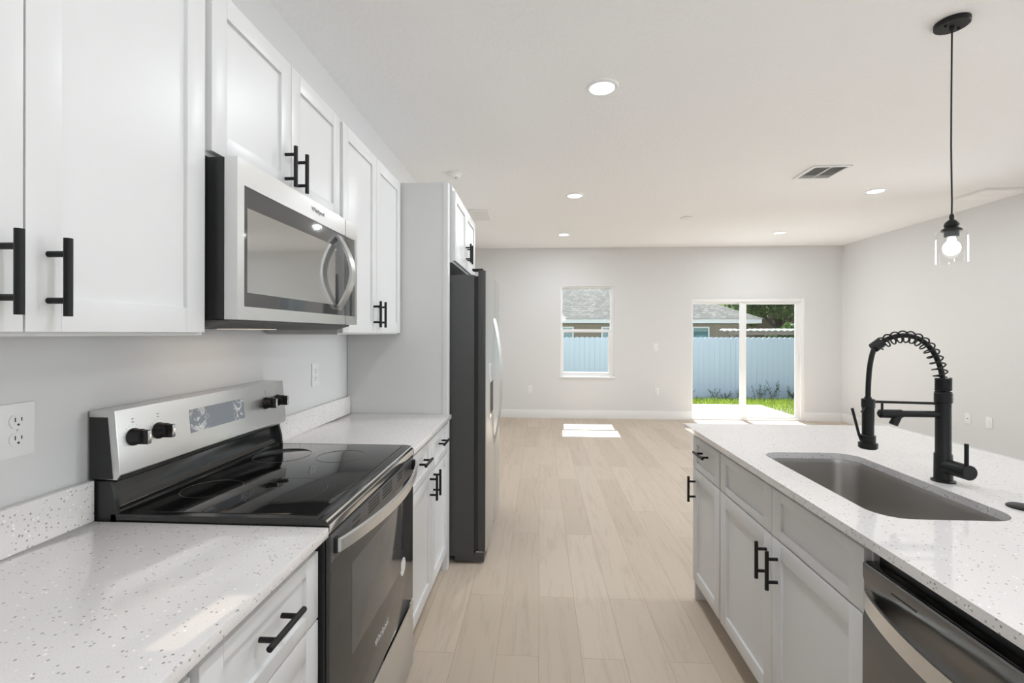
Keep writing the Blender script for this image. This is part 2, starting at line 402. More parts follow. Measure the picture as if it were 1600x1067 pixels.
# invented windows out of the frame, added to let light in
for nm, (ra, rb) in zip(('added_window_2', 'added_window_4'), RW):
    wr2 = struct_root(nm, (XR_, ra, RZ0)); g = G()
    for a in ((ra, ra+.05, RZ0, RZ1), (rb-.05, rb, RZ0, RZ1), (ra+.05, rb-.05, RZ0, RZ0+.05), (ra+.05, rb-.05, RZ1-.05, RZ1), ((ra+rb)/2-.03, (ra+rb)/2+.03, RZ0+.05, RZ1-.05)):
        g.box(XR_+.03, XR_+.08, a[0], a[1], a[2], a[3])
    part('window_frame', g, VINYL, wr2)
wr3 = struct_root('added_window_3', (BX0, YB_, BZ0))
part('window_frame', frame_box(BX0, BX1, BZ0, BZ1, YB_-.09, YB_-.04, .05, .05, .05, .05), VINYL, wr3)

# ------------------------------------------------------------------ cabinet helpers
def shaker(xf, s, y0, y1, z0, z1, st=.056, rl=.056, t=.019, rec=.009):
    """door or drawer front in the plane x = xf, looking to s*x"""
    g = G(); a, b = sorted((xf-s*t, xf)); bev = .0014
    def bx(y0, y1, z0, z1): g.box(a, b, y0, y1, z0, z1, bev)
    bx(y0, y0+st, z0, z1); bx(y1-st, y1, z0, z1)
    bx(y0+st, y1-st, z0, z0+rl); bx(y0+st, y1-st, z1-rl, z1)
    p, q = sorted((xf-s*t, xf-s*rec)); g.box(p, q, y0+st-.001, y1-st+.001, z0+rl-.001, z1-rl+.001)
    return g
def pull(xf, s, y, z, axis, L=.127, gap=.076):
    g = G(); o = .034; r = .0062
    if axis == 'z':
        g.tube([(xf+s*o, y, z-L/2), (xf+s*o, y, z+L/2)], r, 16)
        for dz in (-gap/2, gap/2): g.tube([(xf-s*.0005, y, z+dz), (xf+s*o, y, z+dz)], .0052, 12)
    else:
        g.tube([(xf+s*o, y-L/2, z), (xf+s*o, y+L/2, z)], r, 16)
        for dy in (-gap/2, gap/2): g.tube([(xf-s*.0005, y+dy, z), (xf+s*o, y+dy, z)], .0052, 12)
    return g
def carcass(xb, xf, y0, y1, z0, z1, top=True, t=.018, frame=.019, stile=.035):
    """open-fronted box with a face frame: xb is the back, xf the front plane of the frame"""
    s = 1 if xf > xb else -1; g = G(); xi = xf-s*frame
    def bx(xa, xc, *r): p, q = sorted((xa, xc)); g.box(p, q, *r)
    bx(xb, xi, y0, y0+t, z0, z1); bx(xb, xi, y1-t, y1, z0, z1); bx(xb, xb+s*.008, y0+t, y1-t, z0, z1)
    bx(xb+s*.008, xi, y0+t, y1-t, z0, z0+t)
    if top: bx(xb+s*.008, xi, y0+t, y1-t, z1-t, z1)
    bx(xi, xf, y0, y0+stile, z0, z1); bx(xi, xf, y1-stile, y1, z0, z1)
    bx(xi, xf, y0+stile, y1-stile, z0, z0+stile*.7); bx(xi, xf, y0+stile, y1-stile, z1-stile, z1)
    ym = (y0+y1)/2
    bx(xi, xf, ym-.02, ym+.02, z0+stile*.7, z1-stile)
    return g

# ------------------------------------------------------------------ left run: wall cabinets
XD = -.800            # face of the wall cabinet doors
XBF = XD-.0195        # face of their frames
WB = XL_+.003
def wall_cabinet(label, y0, y1, z0, z1, d0, d1, dz0, dz1, hz, xd=XD):
    ym = (d0+d1)/2
    t = thing('wall_cabinet', label, 'cabinet', (WB, (y0+y1)/2, z0), 'white shaker wall cabinets on the left')
    part('body', carcass(WB, xd-.0195, y0, y1, z0, z1), CAB, t)
    for a, b, hy in ((d0, ym-.0015, ym-.036), (ym+.0015, d1, ym+.036)):
        d = part('door', shaker(xd, 1, a, b, dz0, dz1), CAB, t)
        part('handle', pull(xd, 1, hy, hz, 'z'), BLACKM, d, 'black bar handle')
    return t
wall_cabinet('white two-door wall cabinet nearest the camera, left of the microwave', .284, 1.094, 1.360, 2.237, .290, 1.079, 1.367, 2.228, 1.456)
wall_cabinet('short white two-door wall cabinet directly above the microwave', 1.098, 1.858, 1.802, 2.237, 1.102, 1.838, 1.812, 2.228, 1.890)
wall_cabinet('white two-door wall cabinet between the microwave and the tall end panel', 1.862, 2.672, 1.360, 2.237, 1.868, 2.660, 1.367, 2.228, 1.457)
wall_cabinet('short deep white two-door cabinet above the refrigerator', 2.745, 3.62, 1.785, 2.237, 2.70+.048, 3.60, 1.795, 2.207, 1.905, xd=-.496)
t = thing('end_panel', 'tall flat pale grey panel between the far left counter and the refrigerator', 'panel', (WB, 2.69, 0))
part('board', G().box(WB, -.560, 2.679, 2.699, .001, 2.237, .001), PANEL, t)
part('filler_strip', G().box(-.559, -.527, 2.6755, 2.735, .001, 2.237, .001), CAB, t)
t = single('end_panel', G().box(WB, -.527, 3.70, 3.72, .001, 2.237, .001), CAB, 'tall white panel on the far side of the refrigerator', 'panel', (WB, 3.71, 0))

# ------------------------------------------------------------------ left run: base cabinets
XB = -.525
def base_cabinet(label, y0, y1, n, xd, s, back, ztop=.874, false_front=False, drawer_handles=True, door_handle_side=None, top=True, group='white shaker base cabinets', ends=(.006, .006), zs=.686):
    xf = xd-s*.0195
    t = thing('base_cabinet', label, 'cabinet', ((back+xd)/2, (y0+y1)/2, 0), group)
    g = carcass(back, xf, y0, y1, .105, ztop, top=top)
    part('body', g, CAB, t)
    p, q = sorted((xf-s*.075, xf-s*.060)); g = G().box(p, q, y0, y1, .001, .105)
    part('toe_kick', g, CAB, t)
    a0, a1 = y0+ends[0], y1-ends[1]; wv = (a1-a0)/n
    for i in range(n):
        a, b = a0+i*wv+.0015, a0+(i+1)*wv-.0015
        d = part('drawer', shaker(xd, s, a, b, zs+.004, .847, rl=.032), CAB, t)
        if drawer_handles: part('handle', pull(xd, s, (a+b)/2, .788, 'y'), BLACKM, d, 'black bar handle')
        e = part('door', shaker(xd, s, a, b, .116, zs-.002), CAB, t)
        if n == 2: hy = b-.036 if i == 0 else a+.036
        else: hy = b-.036 if door_handle_side == 'far' else a+.036
        part('handle', pull(xd, s, hy, .584 if s < 0 else .625, 'z'), BLACKM, e, 'black bar handle')
    return t
base_cabinet('white drawer base cabinet just left of the range, long black pull', .690, 1.096, 1, XB, 1, WB, door_handle_side='near')
base_cabinet('white base cabinet at the lower left edge, nearest the camera', -.12, .686, 2, XB, 1, WB)
base_cabinet('white base cabinet between the range and refrigerator, two drawers over two doors', 1.872, 2.672, 2, XB, 1, WB)

def counter_left(label, y0, y1):
    t = thing('countertop', label, 'countertop', (-.8, (y0+y1)/2, .877), 'speckled quartz countertops')
    part('slab', G().box(WB, -.5035, y0, y1, .8765, .900, .0025), QUARTZ, t)
    part('backsplash', G().box(WB, -1.098, y0, y1, .9005, 1.000, .0015), QUARTZ, t)
counter_left('speckled white quartz countertop at the lower left, left of the range', -.12, 1.0985)
counter_left('speckled white quartz countertop between the range and the tall end panel', 1.867, 2.674)

# ------------------------------------------------------------------ microwave
t = thing('microwave', 'stainless over-the-range microwave with curved handle, below the short cabinet', 'microwave', (-.93, 1.4815, 1.38))
M0, M1 = 1.105, 1.858
g = G().box(WB, -.772, M0+.002, M1-.002, 1.399, 1.799, .003); part('body', g, BLACKP, t)
part('vent_base', G().prism([(WB+.01, 1.378), (-.815, 1.380), (-.765, 1.393), (-.765, 1.398), (WB+.01, 1.398)], M0+.01, M1-.01), GRILLE, t, 'dark grey underside vent')
part('underside_lamp', G().box(-1.0, -.90, 1.40, 1.56, 1.3765, 1.379, .001), emit('mw_lamp', (1, .82, .62), .3), t)
MS = 1.742
xw = -.737
g = G(); b = 0
g.box(-.770, xw, M0, MS, 1.735, 1.7985, b); g.box(-.770, xw, M0, MS, 1.399, 1.432, b)
g.box(-.770, xw, M0, M0+.027, 1.432, 1.735, b); g.box(-.770, xw-.003, M0+.02, MS, 1.43, 1.737)
dd = part('door', g, STEEL, t)
part('door_glass', G().box(xw-.004, xw-.0015, M0+.0275, MS, 1.4325, 1.7345, .0005), MWG, dd)
part('window', G().prism([(1.146, 1.468), (1.66, 1.468), (1.66, 1.682), (1.146, 1.682)], xw-.002, xw-.001, 'x'), MWW, dd)
arc = []
for i in range(25):
    k = i/24; arc.append((xw+.001+.052*math.sin(PI*k), 1.682, 1.453+.268*k))
g = G()
prev = None
wd = .019
for i, p in enumerate(arc):
    k = i/24; dx = math.cos(PI*k)*.052*PI/.268; nrm = Vector((1, 0, -dx)).normalized(); th = .009
    q = [Vector(p)+Vector((0, sgn*wd, 0))+nrm*o for sgn, o in ((-1, -th/2), (1, -th/2), (1, th/2), (-1, th/2))]
    vs = [g.bm.verts.new(c) for c in q]
    if prev:
        for j in range(4): g.bm.faces.new((prev[j], prev[(j+1) % 4], vs[(j+1) % 4], vs[j]))
    else: g.bm.faces.new(vs[::-1])
    prev = vs
g.bm.faces.new(prev)
part('handle', g, SATIN, dd, 'bowed satin steel handle')
text_part('logo', 'Whirlpool', .022, on_px(xw+.0006, 1.523, 1.770), INK, dd)
g = G(); g.box(-.770, xw, MS+.004, M1, 1.735, 1.7985, b); g.box(-.770, xw, MS+.004, M1, 1.399, 1.432, b)
g.box(-.770, xw, M1-.024, M1, 1.432, 1.735, b); g.box(-.770, xw-.003, MS+.002, M1-.02, 1.43, 1.737)
cp = part('control_panel', g, STEEL, t)
part('panel_glass', G().box(xw-.004, xw-.0015, MS+.0025, M1-.0245, 1.4325, 1.7345, .0005), MWG, cp)

# ------------------------------------------------------------------ range
t = thing('range', 'freestanding electric range, stainless and black, between the two left counters', 'range', (-.8, 1.483, 0))
R0, R1 = 1.1035, 1.8625
part('body', G().box(-1.09, -.517, R0+.004, R1-.004, .03, .894, .003), BLACKP, t)
for yy in (R0+.06, R1-.06):
    for xx in (-1.03, -.60): part('foot', G().lathe([(.018, 0), (.018, .032)], (xx, yy, .0005), n=14), BLACKP, t)
# cooktop frame with a sloping front lip
g = G().prism([(-1.062, .894), (-.520, .894), (-.506, .886), (-.5065, .902), (-.516, .914), (-.535, .9165), (-1.062, .9165)], R0, R1, bev=.0015)
ct = part('cooktop', g, ENAMEL, t)
part('cooktop_glass', G().box(-1.035, -.545, R0+.022, R1-.022, .9155, .9178, .0008), BLACKG, ct)
for (xx, yy, rr) in ((-.72, 1.30, .11), (-.72, 1.67, .085), (-.94, 1.30, .078), (-.94, 1.67, .098)):
    part('burner_mark', G().tube([(xx+rr*math.cos(a*PI/24), yy+rr*math.sin(a*PI/24), .9178) for a in range(48)], .0006, 6, closed=True), RING, ct)
# front trim strip under the lip
part('front_trim', G().prism([(-.517, .880), (-.5062, .880), (-.5055, .900), (-.5145, .9125), (-.519, .906)], R0+.003, R1-.003), CHROME, t, 'bright steel strip along the cooktop front')
# riser between cooktop and control panel
pr = [(-1.112, .896), (-1.050, .896), (-1.050, .918), (-1.062, .925), (-1.070, .94), (-1.078, .985), (-1.090, .9955), (-1.112, .9955)]
part('riser', G().prism(pr, R0+.012, R1-.012, bev=.001), ENAMEL, t)
for ya, yb in ((R0, R0+.0115), (R1-.0115, R1)):
    part('riser_end', G().prism([(-1.114, .895), (-1.044, .895), (-1.05, .95), (-1.062, .997), (-1.114, .997)], ya, yb, bev=.002), BLACKP, t)
# control panel
pa = [(-1.116, 1.004), (-1.044, 1.0005), (-1.035, 1.012), (-1.0495, 1.172), (-1.116, 1.172)]
cp = part('control_panel', G().prism(pa, R0-.001, R1+.001, bev=.0015), STEEL, t)
part('end_cap', G().prism([(-1.114, 1.003), (-1.054, 1.003), (-1.068, 1.156), (-1.114, 1.156)], R0-.0025, R0+.001), BLACKP, cp)
part('panel_shadow_gap', G().box(-1.112, -1.052, R0+.012, R1-.012, .9958, 1.003), SLOT, t)
def panel_x(z): return -1.035-(z-1.012)*(.0145/.160)
def prism_on_panel(y0, y1, z0, z1, o):
    return G().prism([(panel_x(z0)-.002, z0), (panel_x(z0)+o, z0), (panel_x(z1)+o, z1), (panel_x(z1)-.002, z1)], y0, y1)
part('display', prism_on_panel(1.345, 1.602, 1.066, 1.135, .0008), FILM, cp, 'grey display under scuffed protective film')
for ky in (1.150, 1.230, 1.735, 1.815):
    kz = 1.098; kx = panel_x(kz)
    k = part('knob', G().lathe([(.0225, 0), (.0225, .004), (.0195, .010), (.0185, .024), (.0175, .026)], (kx, ky, kz), (1, 0, .09), n=28), BLACKP, cp)
    part('knob_grip', G().box(kx+.012, kx+.043, ky-.0065, ky+.0065, kz-.0185, kz+.0185, .004), BLACKP, k)
    part('knob_cap', G().box(kx+.0425, kx+.0437, ky-.005, ky+.005, kz-.0165, kz+.0165, .0004), CHROME, k)
    g = G()
    for i in range(13):
        a = math.radians(-120+i*20)
        zz = kz+.031*math.cos(a); yy = ky+.031*math.sin(a)
        g.lathe([(.0009, -.0002), (.0009, .0005)], (panel_x(zz), yy, zz), (1, 0, 0), n=6)
    for zz in (kz+.038, kz+.046): g.box(panel_x(zz)-.0003, panel_x(zz)+.0004, ky-.003, ky+.004, zz-.0012, zz+.0012)
    part('dial_marks', g, INK, cp)
# oven door
g = G().box(-.516, -.5055, R0+.004, R1-.004, .306, .8765, .0025)
dd = part('oven_door', g, OVENG, t)
part('window', G().box(-.507, -.5048, 1.243, 1.695, .494, .744, .0006), OVENW, dd)
part('vent_band', G().box(-.507, -.5050, R0+.012, R1-.012, .806, .8725, .0008), BAND, dd)
for (a, b_, z0, z1, nn) in ((1.245, 1.30, .832, .862, 2), (1.365, 1.46, .826, .866, 4), (1.49, 1.585, .826, .866, 4), (1.65, 1.705, .832, .864, 3)):
    for i in range(nn):
        zz = z0+(z1-z0)*(i+.5)/nn; part('vent_slot', G().box(-.507, -.5046, a, b_, zz-.0026, zz+.0026), SLOT, dd)
g = G(); prev = None
for i in range(33):
    k = i/32; yy = 1.128+(1.848-1.128)*k; b_ = -.486+.050*math.sin(PI*k)**.85
    d_ = .008
    vs = [g.bm.verts.new(q) for q in ((b_-d_, yy, .827), (b_, yy, .829), (b_, yy, .858), (b_-d_, yy, .860))]
    if prev:
        for j in range(4): g.bm.faces.new((prev[j], prev[(j+1) % 4], vs[(j+1) % 4], vs[j]))
    else: g.bm.faces.new(vs[::-1])
    prev = vs
g.bm.faces.new(prev)
hd = part('handle', g, SATIN, dd, 'wide bowed satin steel handle')
for yy in (1.127, 1.835): part('handle_bracket', G().box(-.5056, -.4945, yy, yy+.016, .824, .862, .001), BLACKP, hd)
part('sticker', G().lathe([(.032, 0), (.032, .0006)], (-.5056, 1.72, .498), (1, 0, 0), n=28), STICK, dd, 'round white sticker')
text_part('logo', 'Whirlpool', .030, on_px(-.5052, 1.487, .402), INKW, dd)
g = G().box(-.516, -.5035, R0+.004, R1-.004, .045, .288, .0025)
dw = part('drawer', g, STEEL, t, 'stainless storage drawer')
part('drawer_grip', G().box(-.5155, -.508, R0+.05, R1-.35, .2885, .304), SLOT, dw)
part('drawer_top_edge', G().box(-.515, -.5032, R0+.006, R1-.006, .2882, .296, .001), CHROME, dw)

# ------------------------------------------------------------------ refrigerator
t = thing('refrigerator', 'stainless side-by-side refrigerator with dark grey sides beyond the end panel', 'refrigerator', (-.7, 3.21, 0))
F0, F1 = 2.757, 3.662
part('cabinet', G().box(WB+.02, -.384, F0, F1, .045, 1.712, .004), DARKG, t)
part('kick_grille', G().box(-.5, -.325, F0+.004, F1-.004, .012, .070, .004), DARKG, t)
for yy in (F0+.07, F1-.07):
    for xx in (-.95, -.42): part('foot', G().lathe([(.02, 0), (.02, .05)], (xx, yy, .0005), n=14), BLACKP, t)
part('gasket', G().box(-.3835, -.362, F0+.012, F1-.012, .078, 1.705), SLOT, t)
FS = 3.205
def fdoor(y0, y1):
    pts = [(-.3615, y0), (-.3615, y1)]
    n = 10
    for i in range(n+1):
        k = i/n; yy = y1+(y0-y1)*k
        pts.append((-.318+.010*(1-(2*k-1)**4), yy))
    return G().prism(pts, .076, 1.737, 'z', bev=.002)
def fskin(y0, y1):
    n = 12; fr_, bk = [], []
    for i in range(n+1):
        k = i/n; yy = (y1-.001)+(y0+.001-(y1-.001))*k; x = -.318+.010*(1-(2*k-1)**4)
        fr_.append((x+.0035, yy)); bk.append((x+.0004, yy))
    return G().prism(fr_+bk[::-1], .078, 1.735, 'z')
fl = part('freezer_door', fdoor(F0-.001, FS-.002), DARKG, t)
fr = part('fridge_door', fdoor(FS+.002, F1), DARKG, t)
part('front_skin', fskin(F0-.001, FS-.002), STEELV, fl, 'stainless door face'); part('front_skin', fskin(FS+.002, F1), STEELV, fr, 'stainless door face')
def fhandle(y):
    g = G(); pts = []; prev = None
    for i in range(29):
        k = i/28; zz = .615+(1.468-.615)*k; x = -.310+.054*math.sin(PI*k)**.8
        tx = .006; ww = .011
        vs = [g.bm.verts.new(q) for q in ((x-tx, y-ww, zz), (x+tx, y-ww*.8, zz), (x+tx, y+ww*.8, zz), (x-tx, y+ww, zz))]
        if prev:
            for j in range(4): g.bm.faces.new((prev[j], prev[(j+1) % 4], vs[(j+1) % 4], vs[j]))
        else: g.bm.faces.new(vs[::-1])
        prev = vs
    g.bm.faces.new(prev); return g
part('handle', fhandle(FS-.034), SATIN, fl); part('handle', fhandle(FS+.034), SATIN, fr)
g = G(); g.box(-.3075, -.303, 2.88, 3.08, .84, 1.18, .002)
dp = part('dispenser', g, CHROME, fl); part('dispenser_recess', G().box(-.3035, -.3022, 2.895, 3.065, .865, 1.06, .0004), SLOT, dp)
for yy in (F0+.01, F1-.07):
    part('hinge_cover', G().box(-.40, -.335, yy, yy+.06, 1.7125 if False else 1.738, 1.75, .003), BLACKP, t)
part('hinge_bracket', G().box(-.372, -.33, F0+.004, F0+.05, .0705, .0755), CHROME, t)

# ------------------------------------------------------------------ island
XI = .785; IB = 1.40
base_cabinet('narrow white island base cabinet at the far end, one drawer over one door', 2.094, 2.452, 1, XI, -1, IB, door_handle_side='far', group='white shaker island cabinets', ends=(.004, .002))
base_cabinet('wide white island sink cabinet with two doors and two false drawer fronts', 1.180, 2.090, 2, XI, -1, IB, drawer_handles=False, top=False, group='white shaker island cabinets', ends=(.002, .004))
base_cabinet('white island base cabinet beyond the dishwasher, nearest the camera', .20, .566, 1, XI, -1, IB, door_handle_side='far', group='white shaker island cabinets')
t = thing('island_panel', 'white panels closing the back and far end of the island', 'panel', (1.42, 1.3, 0))
part('back_board', G().box(IB+.002, IB+.020, .20, 2.475, .001, .875, .001), CAB, t)
part('end_board', G().box(.80, IB+.0015, 2.4535, 2.4715, .001, .875, .001), CAB, t)

def rrect(x0, x1, y0, y1, r, n=10):
    out = []
    for cx, cy, a0 in ((x1-r, y1-r, 0), (x0+r, y1-r, 90), (x0+r, y0+r, 180), (x1-r, y0+r, 270)):
        for i in range(n+1):
            a = math.radians(a0+90*i/n); out.append((cx+r*math.cos(a), cy+r*math.sin(a)))
    return out
def slab_with_hole(outer, inner, z0, z1):
    g = G(); bm = g.bm
    for z in (z0, z1):
        es = []
        for loop in (outer, inner):
            vs = [bm.verts.new((x, y, z)) for x, y in loop]
            es += [bm.edges.new((vs[i], vs[(i+1) % len(vs)])) for i in range(len(vs))]
        bmesh.ops.triangle_fill(bm, edges=es, use_beauty=True)
    for loop in (outer, inner):
        A = [bm.verts.new((x, y, z0)) for x, y in loop]; B = [bm.verts.new((x, y, z1)) for x, y in loop]; n = len(loop)
        for i in range(n): bm.faces.new((A[i], A[(i+1) % n], B[(i+1) % n], B[i]))
    bmesh.ops.remove_doubles(bm, verts=bm.verts, dist=1e-5)
    return g
hole = rrect(.866, 1.216, 1.238, 1.908, .075)
outer = rrect(.7503, 1.768, .18, 2.4905, .006, 3)
top = single('countertop', slab_with_hole(outer, hole, .8765, .900), QUARTZ, 'speckled white quartz island top with a sink cutout, on the right', 'countertop', (1.26, 1.33, .8765), 'speckled quartz countertops')

t = thing('sink', 'undermount stainless single-bowl sink set into the island top', 'sink', (1.04, 1.573, .64))
g = G(); rings = []
def ring(x0, x1, y0, y1, r, z): return [g.bm.verts.new((x, y, z)) for x, y in rrect(x0, x1, y0, y1, r)]
prof = [(-.010, .8740, .085), (.0, .8740, .078), (.002, .86, .078), (.006, .70, .075), (.012, .675, .07), (.024, .661, .06), (.045, .656, .045)]
for ins, z, r in prof: rings.append(ring(.863+ins, 1.219-ins, 1.235+ins, 1.911-ins, r, z))
for A, B in zip(rings, rings[1:]):
    n = len(A)
    for i in range(n): g.bm.faces.new((A[i], A[(i+1) % n], B[(i+1) % n], B[i]))
g.bm.faces.new(rings[-1])
bowl = part('bowl', g, SINK, t)
sm = bowl.modifiers.new('thickness', 'SOLIDIFY'); sm.thickness = .0015; sm.offset = 1
part('drain', G().lathe([(.0, .0), (.03, .0), (.045, .002), (.052, .004), (.054, .001)], (1.04, 1.573, .6565), n=28, cap=False), CHROME, t)

# dishwasher
t = thing('dishwasher', 'stainless dishwasher with bowed handle built into the island', 'dishwasher', (1.08, .874, 0))
D0, D1 = .575, 1.174; xd = .776
part('tub', G().box(.81, 1.38, D0+.006, D1-.006, .08, .870, .003), BLACKP, t)
g = G(); prev = None
prof = [(xd+.028, .115), (xd, .117), (xd, .60), (xd, .690), (xd+.010, .722), (xd+.011, .748), (xd+.003, .775), (xd, .788), (xd, .817), (xd+.003, .820), (xd+.028, .820)]
dd = part('door', g.prism(prof, D0, D1), STEELREFL, t)
part('control_strip', G().box(xd+.006, xd+.028, D0+.002, D1-.002, .8203, .8235, .001), BLACKG, dd)
part('vent_slit', G().box(xd-.0006, xd+.002, 1.012, 1.082, .7925, .7955), SLOT, dd)
g = G(); prev = None
for i in range(33):
    k = i/32; yy = D1-.010-(D1-D0-.02)*k; b_ = xd-.003-.050*math.sin(PI*k)**.8; d_ = .008
    zc = .735
    vs = [g.bm.verts.new(q) for q in ((b_+d_, yy, zc-.019), (b_, yy, zc-.021), (b_, yy, zc+.021), (b_+d_, yy, zc+.019))]
    if prev:
        for j in range(4): g.bm.faces.new((prev[j], prev[(j+1) % 4], vs[(j+1) % 4], vs[j]))
    else: g.bm.faces.new(vs[::-1])
    prev = vs
g.bm.faces.new(prev)
part('handle', g, SATIN, dd, 'bowed satin steel handle')
for yy in (1.085, .66): part('mounting_bracket', G().box(.795, .84, yy, yy+.04, .8725, .8750), CHROME, t)
part('toe_kick', G().box(.855, .87, D0, D1, .001, .10), BLACKP, t)

# faucet
FXc, FY = 1.279, 1.565
t = thing('faucet', 'tall matte black pull-down faucet with an exposed spring behind the sink', 'faucet', (FXc, FY, .9005))
g = G().lathe([(.0, 0), (.031, 0), (.031, .004), (.024, .007), (.0235, .085), (.0205, .09), (.0205, .248), (.0232, .250), (.0232, .278), (.0215, .280), (.0215, .2835), (0, .2835)], (FXc, FY, .9005), n=32)
part('body', g, BLACKM, t)
g = G(); pts = []
turns = 9
for i in range(turns*16+1):
    a = 2*PI*i/16; pts.append((FXc+.0195*math.cos(a), FY+.0195*math.sin(a), 1.1865+.040*i/(turns*16)))
g.tube(pts, .0024, 6); part('tight_spring', g, BLACKM, t)
def bez(P, n):
    out = []
    for i in range(n+1):
        k = i/n; a = [Vector(p) for p in P]
        while len(a) > 1: a = [a[j].lerp(a[j+1], k) for j in range(len(a)-1)]
        out.append(a[0])
    return out
path = bez([(FXc, FY, 1.18), (FXc+.003, FY, 1.24), (FXc-.012, FY, 1.33), (FXc-.065, FY, 1.372), (FXc-.115, FY, 1.357)], 20)
path = bez([(FXc, FY, 1.184), (FXc-.000, FY, 1.235), (FXc-.008, FY, 1.300), (FXc-.045, FY, 1.385), (FXc-.135, FY, 1.385), (FXc-.205, FY, 1.328)], 40)
path2 = bez([path[-1], (FXc-.226, FY, 1.298), (FXc-.229, FY, 1.22), (FXc-.229, FY, 1.150)], 14)
hose = path+path2[1:]
part('hose', G().tube(hose, .0075, 12), BLACKM, t)
# loose spring along the hose
L = [0]
for a, b in zip(path, path[1:]): L.append(L[-1]+(b-a).length)
def at(s):
    for i in range(len(L)-1):
        if s <= L[i+1] or i == len(L)-2:
            k = (s-L[i])/(L[i+1]-L[i]); return path[i].lerp(path[i+1], k), (path[i+1]-path[i]).normalized()
g = G(); pts = []; turns = 12.5; n = int(turns*20); s0, s1 = .043, L[-1]-.012
for i in range(n+1):
    k = i/n; p, tg = at(s0+(s1-s0)*k); side = Vector((0, 1, 0)); nr = side.cross(tg)
    a = 2*PI*turns*k; r = .0180
    pts.append(p-nr*.004+(nr*math.cos(a)+side*math.sin(a))*r)
g.tube(pts, .0024, 7); part('loose_spring', g, BLACKM, t)
p, tg = at(L[-1]-.004)
part('spring_clip', G().lathe([(.0085, -.014), (.016, -.014), (.016, .014), (.0085, .014)], p, tg, n=20), BLACKM, t)
hx = FXc-.229
part('spray_holder', G().tube([(FXc-.018, FY, 1.146), (hx+.015, FY, 1.150)], .0042, 10), BLACKM, t)
g = G().lathe([(.0, .165), (.0095, .165), (.0105, .160), (.0185, .158), (.0185, .132), (.0165, .130), (.0165, .045), (.021, .042), (.021, .020), (.0265, .018), (.0265, .004), (.022, 0), (0, 0)], (hx, FY, 1.000), n=28)
sh = part('spray_head', g, BLACKM, t)
part('spray_lever', G().tube([(hx-.022, FY, 1.028), (hx-.028, FY, 1.045), (hx-.049, FY, 1.128)], .0042, 8), BLACKM, sh)
part('spray_hook', G().tube([(hx-.012, FY-.008, 1.135), (hx-.020, FY-.012, 1.127), (hx-.030, FY-.012, 1.118)], .0022, 6), BLACKM, sh)
g = G().tube([(FXc-.015, FY, 1.112), (FXc-.17, FY, 1.112)], .0105, 16)
g.tube([(FXc-.128, FY, 1.112), (FXc-.190, FY, 1.112)], .0135, 18)
g.lathe([(0, -.0), (.0075, 0), (.0135, .005), (.0135, .009)], (FXc-.197, FY, 1.112), (1, 0, 0), n=18)
pf = part('side_spout', g, BLACKM, t)
part('spout_nozzle', G().tube([(FXc-.138, FY, 1.108), (FXc-.152, FY, 1.077)], .0125, 14), BLACKM, pf)
part('spout_lever', G().tube([(FXc-.186, FY, 1.112), (FXc-.186, FY, 1.145)], .0036, 8), BLACKM, pf)
dv = Vector((.06, -1, 0)).normalized()
b0 = Vector((FXc, FY, .951)); b1 = b0+dv*.088
g = G().tube([b0+dv*.012, b1-dv*.002, b1], [.0225, .0225, .0215], 28)
hb = part('handle_hub', g, BLACKM, t)
part('handle_lever', G().tube([b1-dv*.012+Vector((0, 0, .012)), b1-dv*.012+Vector((0, 0, .085))], .0055, 12), BLACKM, hb)
single('hole_cover', G().lathe([(.0, 0), (.033, 0), (.033, .003), (.028, .0062), (.012, .0075), (0, .0075)], (1.297, 1.338, .9004), n=32), BLACKM, 'round black hole cover on the island top right of the sink', 'cover', (1.297, 1.338, .9004))

# ------------------------------------------------------------------ ceiling things
PX, PY = 1.815, 2.18
t = thing('pendant_lamp', 'black pendant lamp with clear glass cylinder shade hanging over the island', 'lamp', (PX, PY, 1.68))
cn = part('canopy', G().lathe([(0, 0), (.063, 0), (.063, -.018), (.060, -.021), (0, -.021)], (PX, PY, ZC_-.0005), n=40), BLACKM, t)
for sx in (-.034, .034): part('canopy_screw', G().lathe([(.005, 0), (.005, -.007), (.003, -.009), (0, -.009)], (PX+sx, PY+sx*.25, ZC_-.0215), n=12), BLACKM, cn)
part('strain_relief', G().lathe([(.009, 0), (.009, -.012), (.005, -.02)], (PX, PY, ZC_-.0215), n=14), BLACKM, cn)
part('cord', G().tube([(PX, PY, ZC_-.04), (PX-.002, PY, 2.45), (PX-.003, PY, 2.2), (PX+.001, PY, 1.95), (PX, PY, 1.888)], .0032, 8), BLACKM, t)
part('socket_cap', G().lathe([(0, .215), (.006, .215), (.009, .205), (.008, .192), (.014, .188), (.024, .178), (.0275, .166), (.024, .158), (.027, .154), (.036, .148), (.0365, .1395), (0, .1395)], (PX, PY, 1.68), n=32), BLACKM, t)
part('socket', G().lathe([(.0, .1385), (.026, .1385), (.026, .117), (.024, .115), (0, .115)], (PX, PY, 1.68), n=28), mat('socket_grey', (.06, .06, .06), .5), t)
part('glass_shade', G().lathe([(.027, .1375), (.054, .1375), (.0565, .135), (.0565, 0), (.0535, 0), (.0535, .133), (.0515, .1345), (.027, .1345)], (PX, PY, 1.68), n=48, cap=False), SHADE, t, 'clear glass cylinder shade')
part('bulb', G().lathe([(.0, .033), (.012, .035), (.022, .042), (.029, .053), (.031, .066), (.029, .078), (.022, .089), (.016, .096), (.013, .114)], (PX, PY, 1.68), n=28), BULB, t, 'glowing frosted bulb')

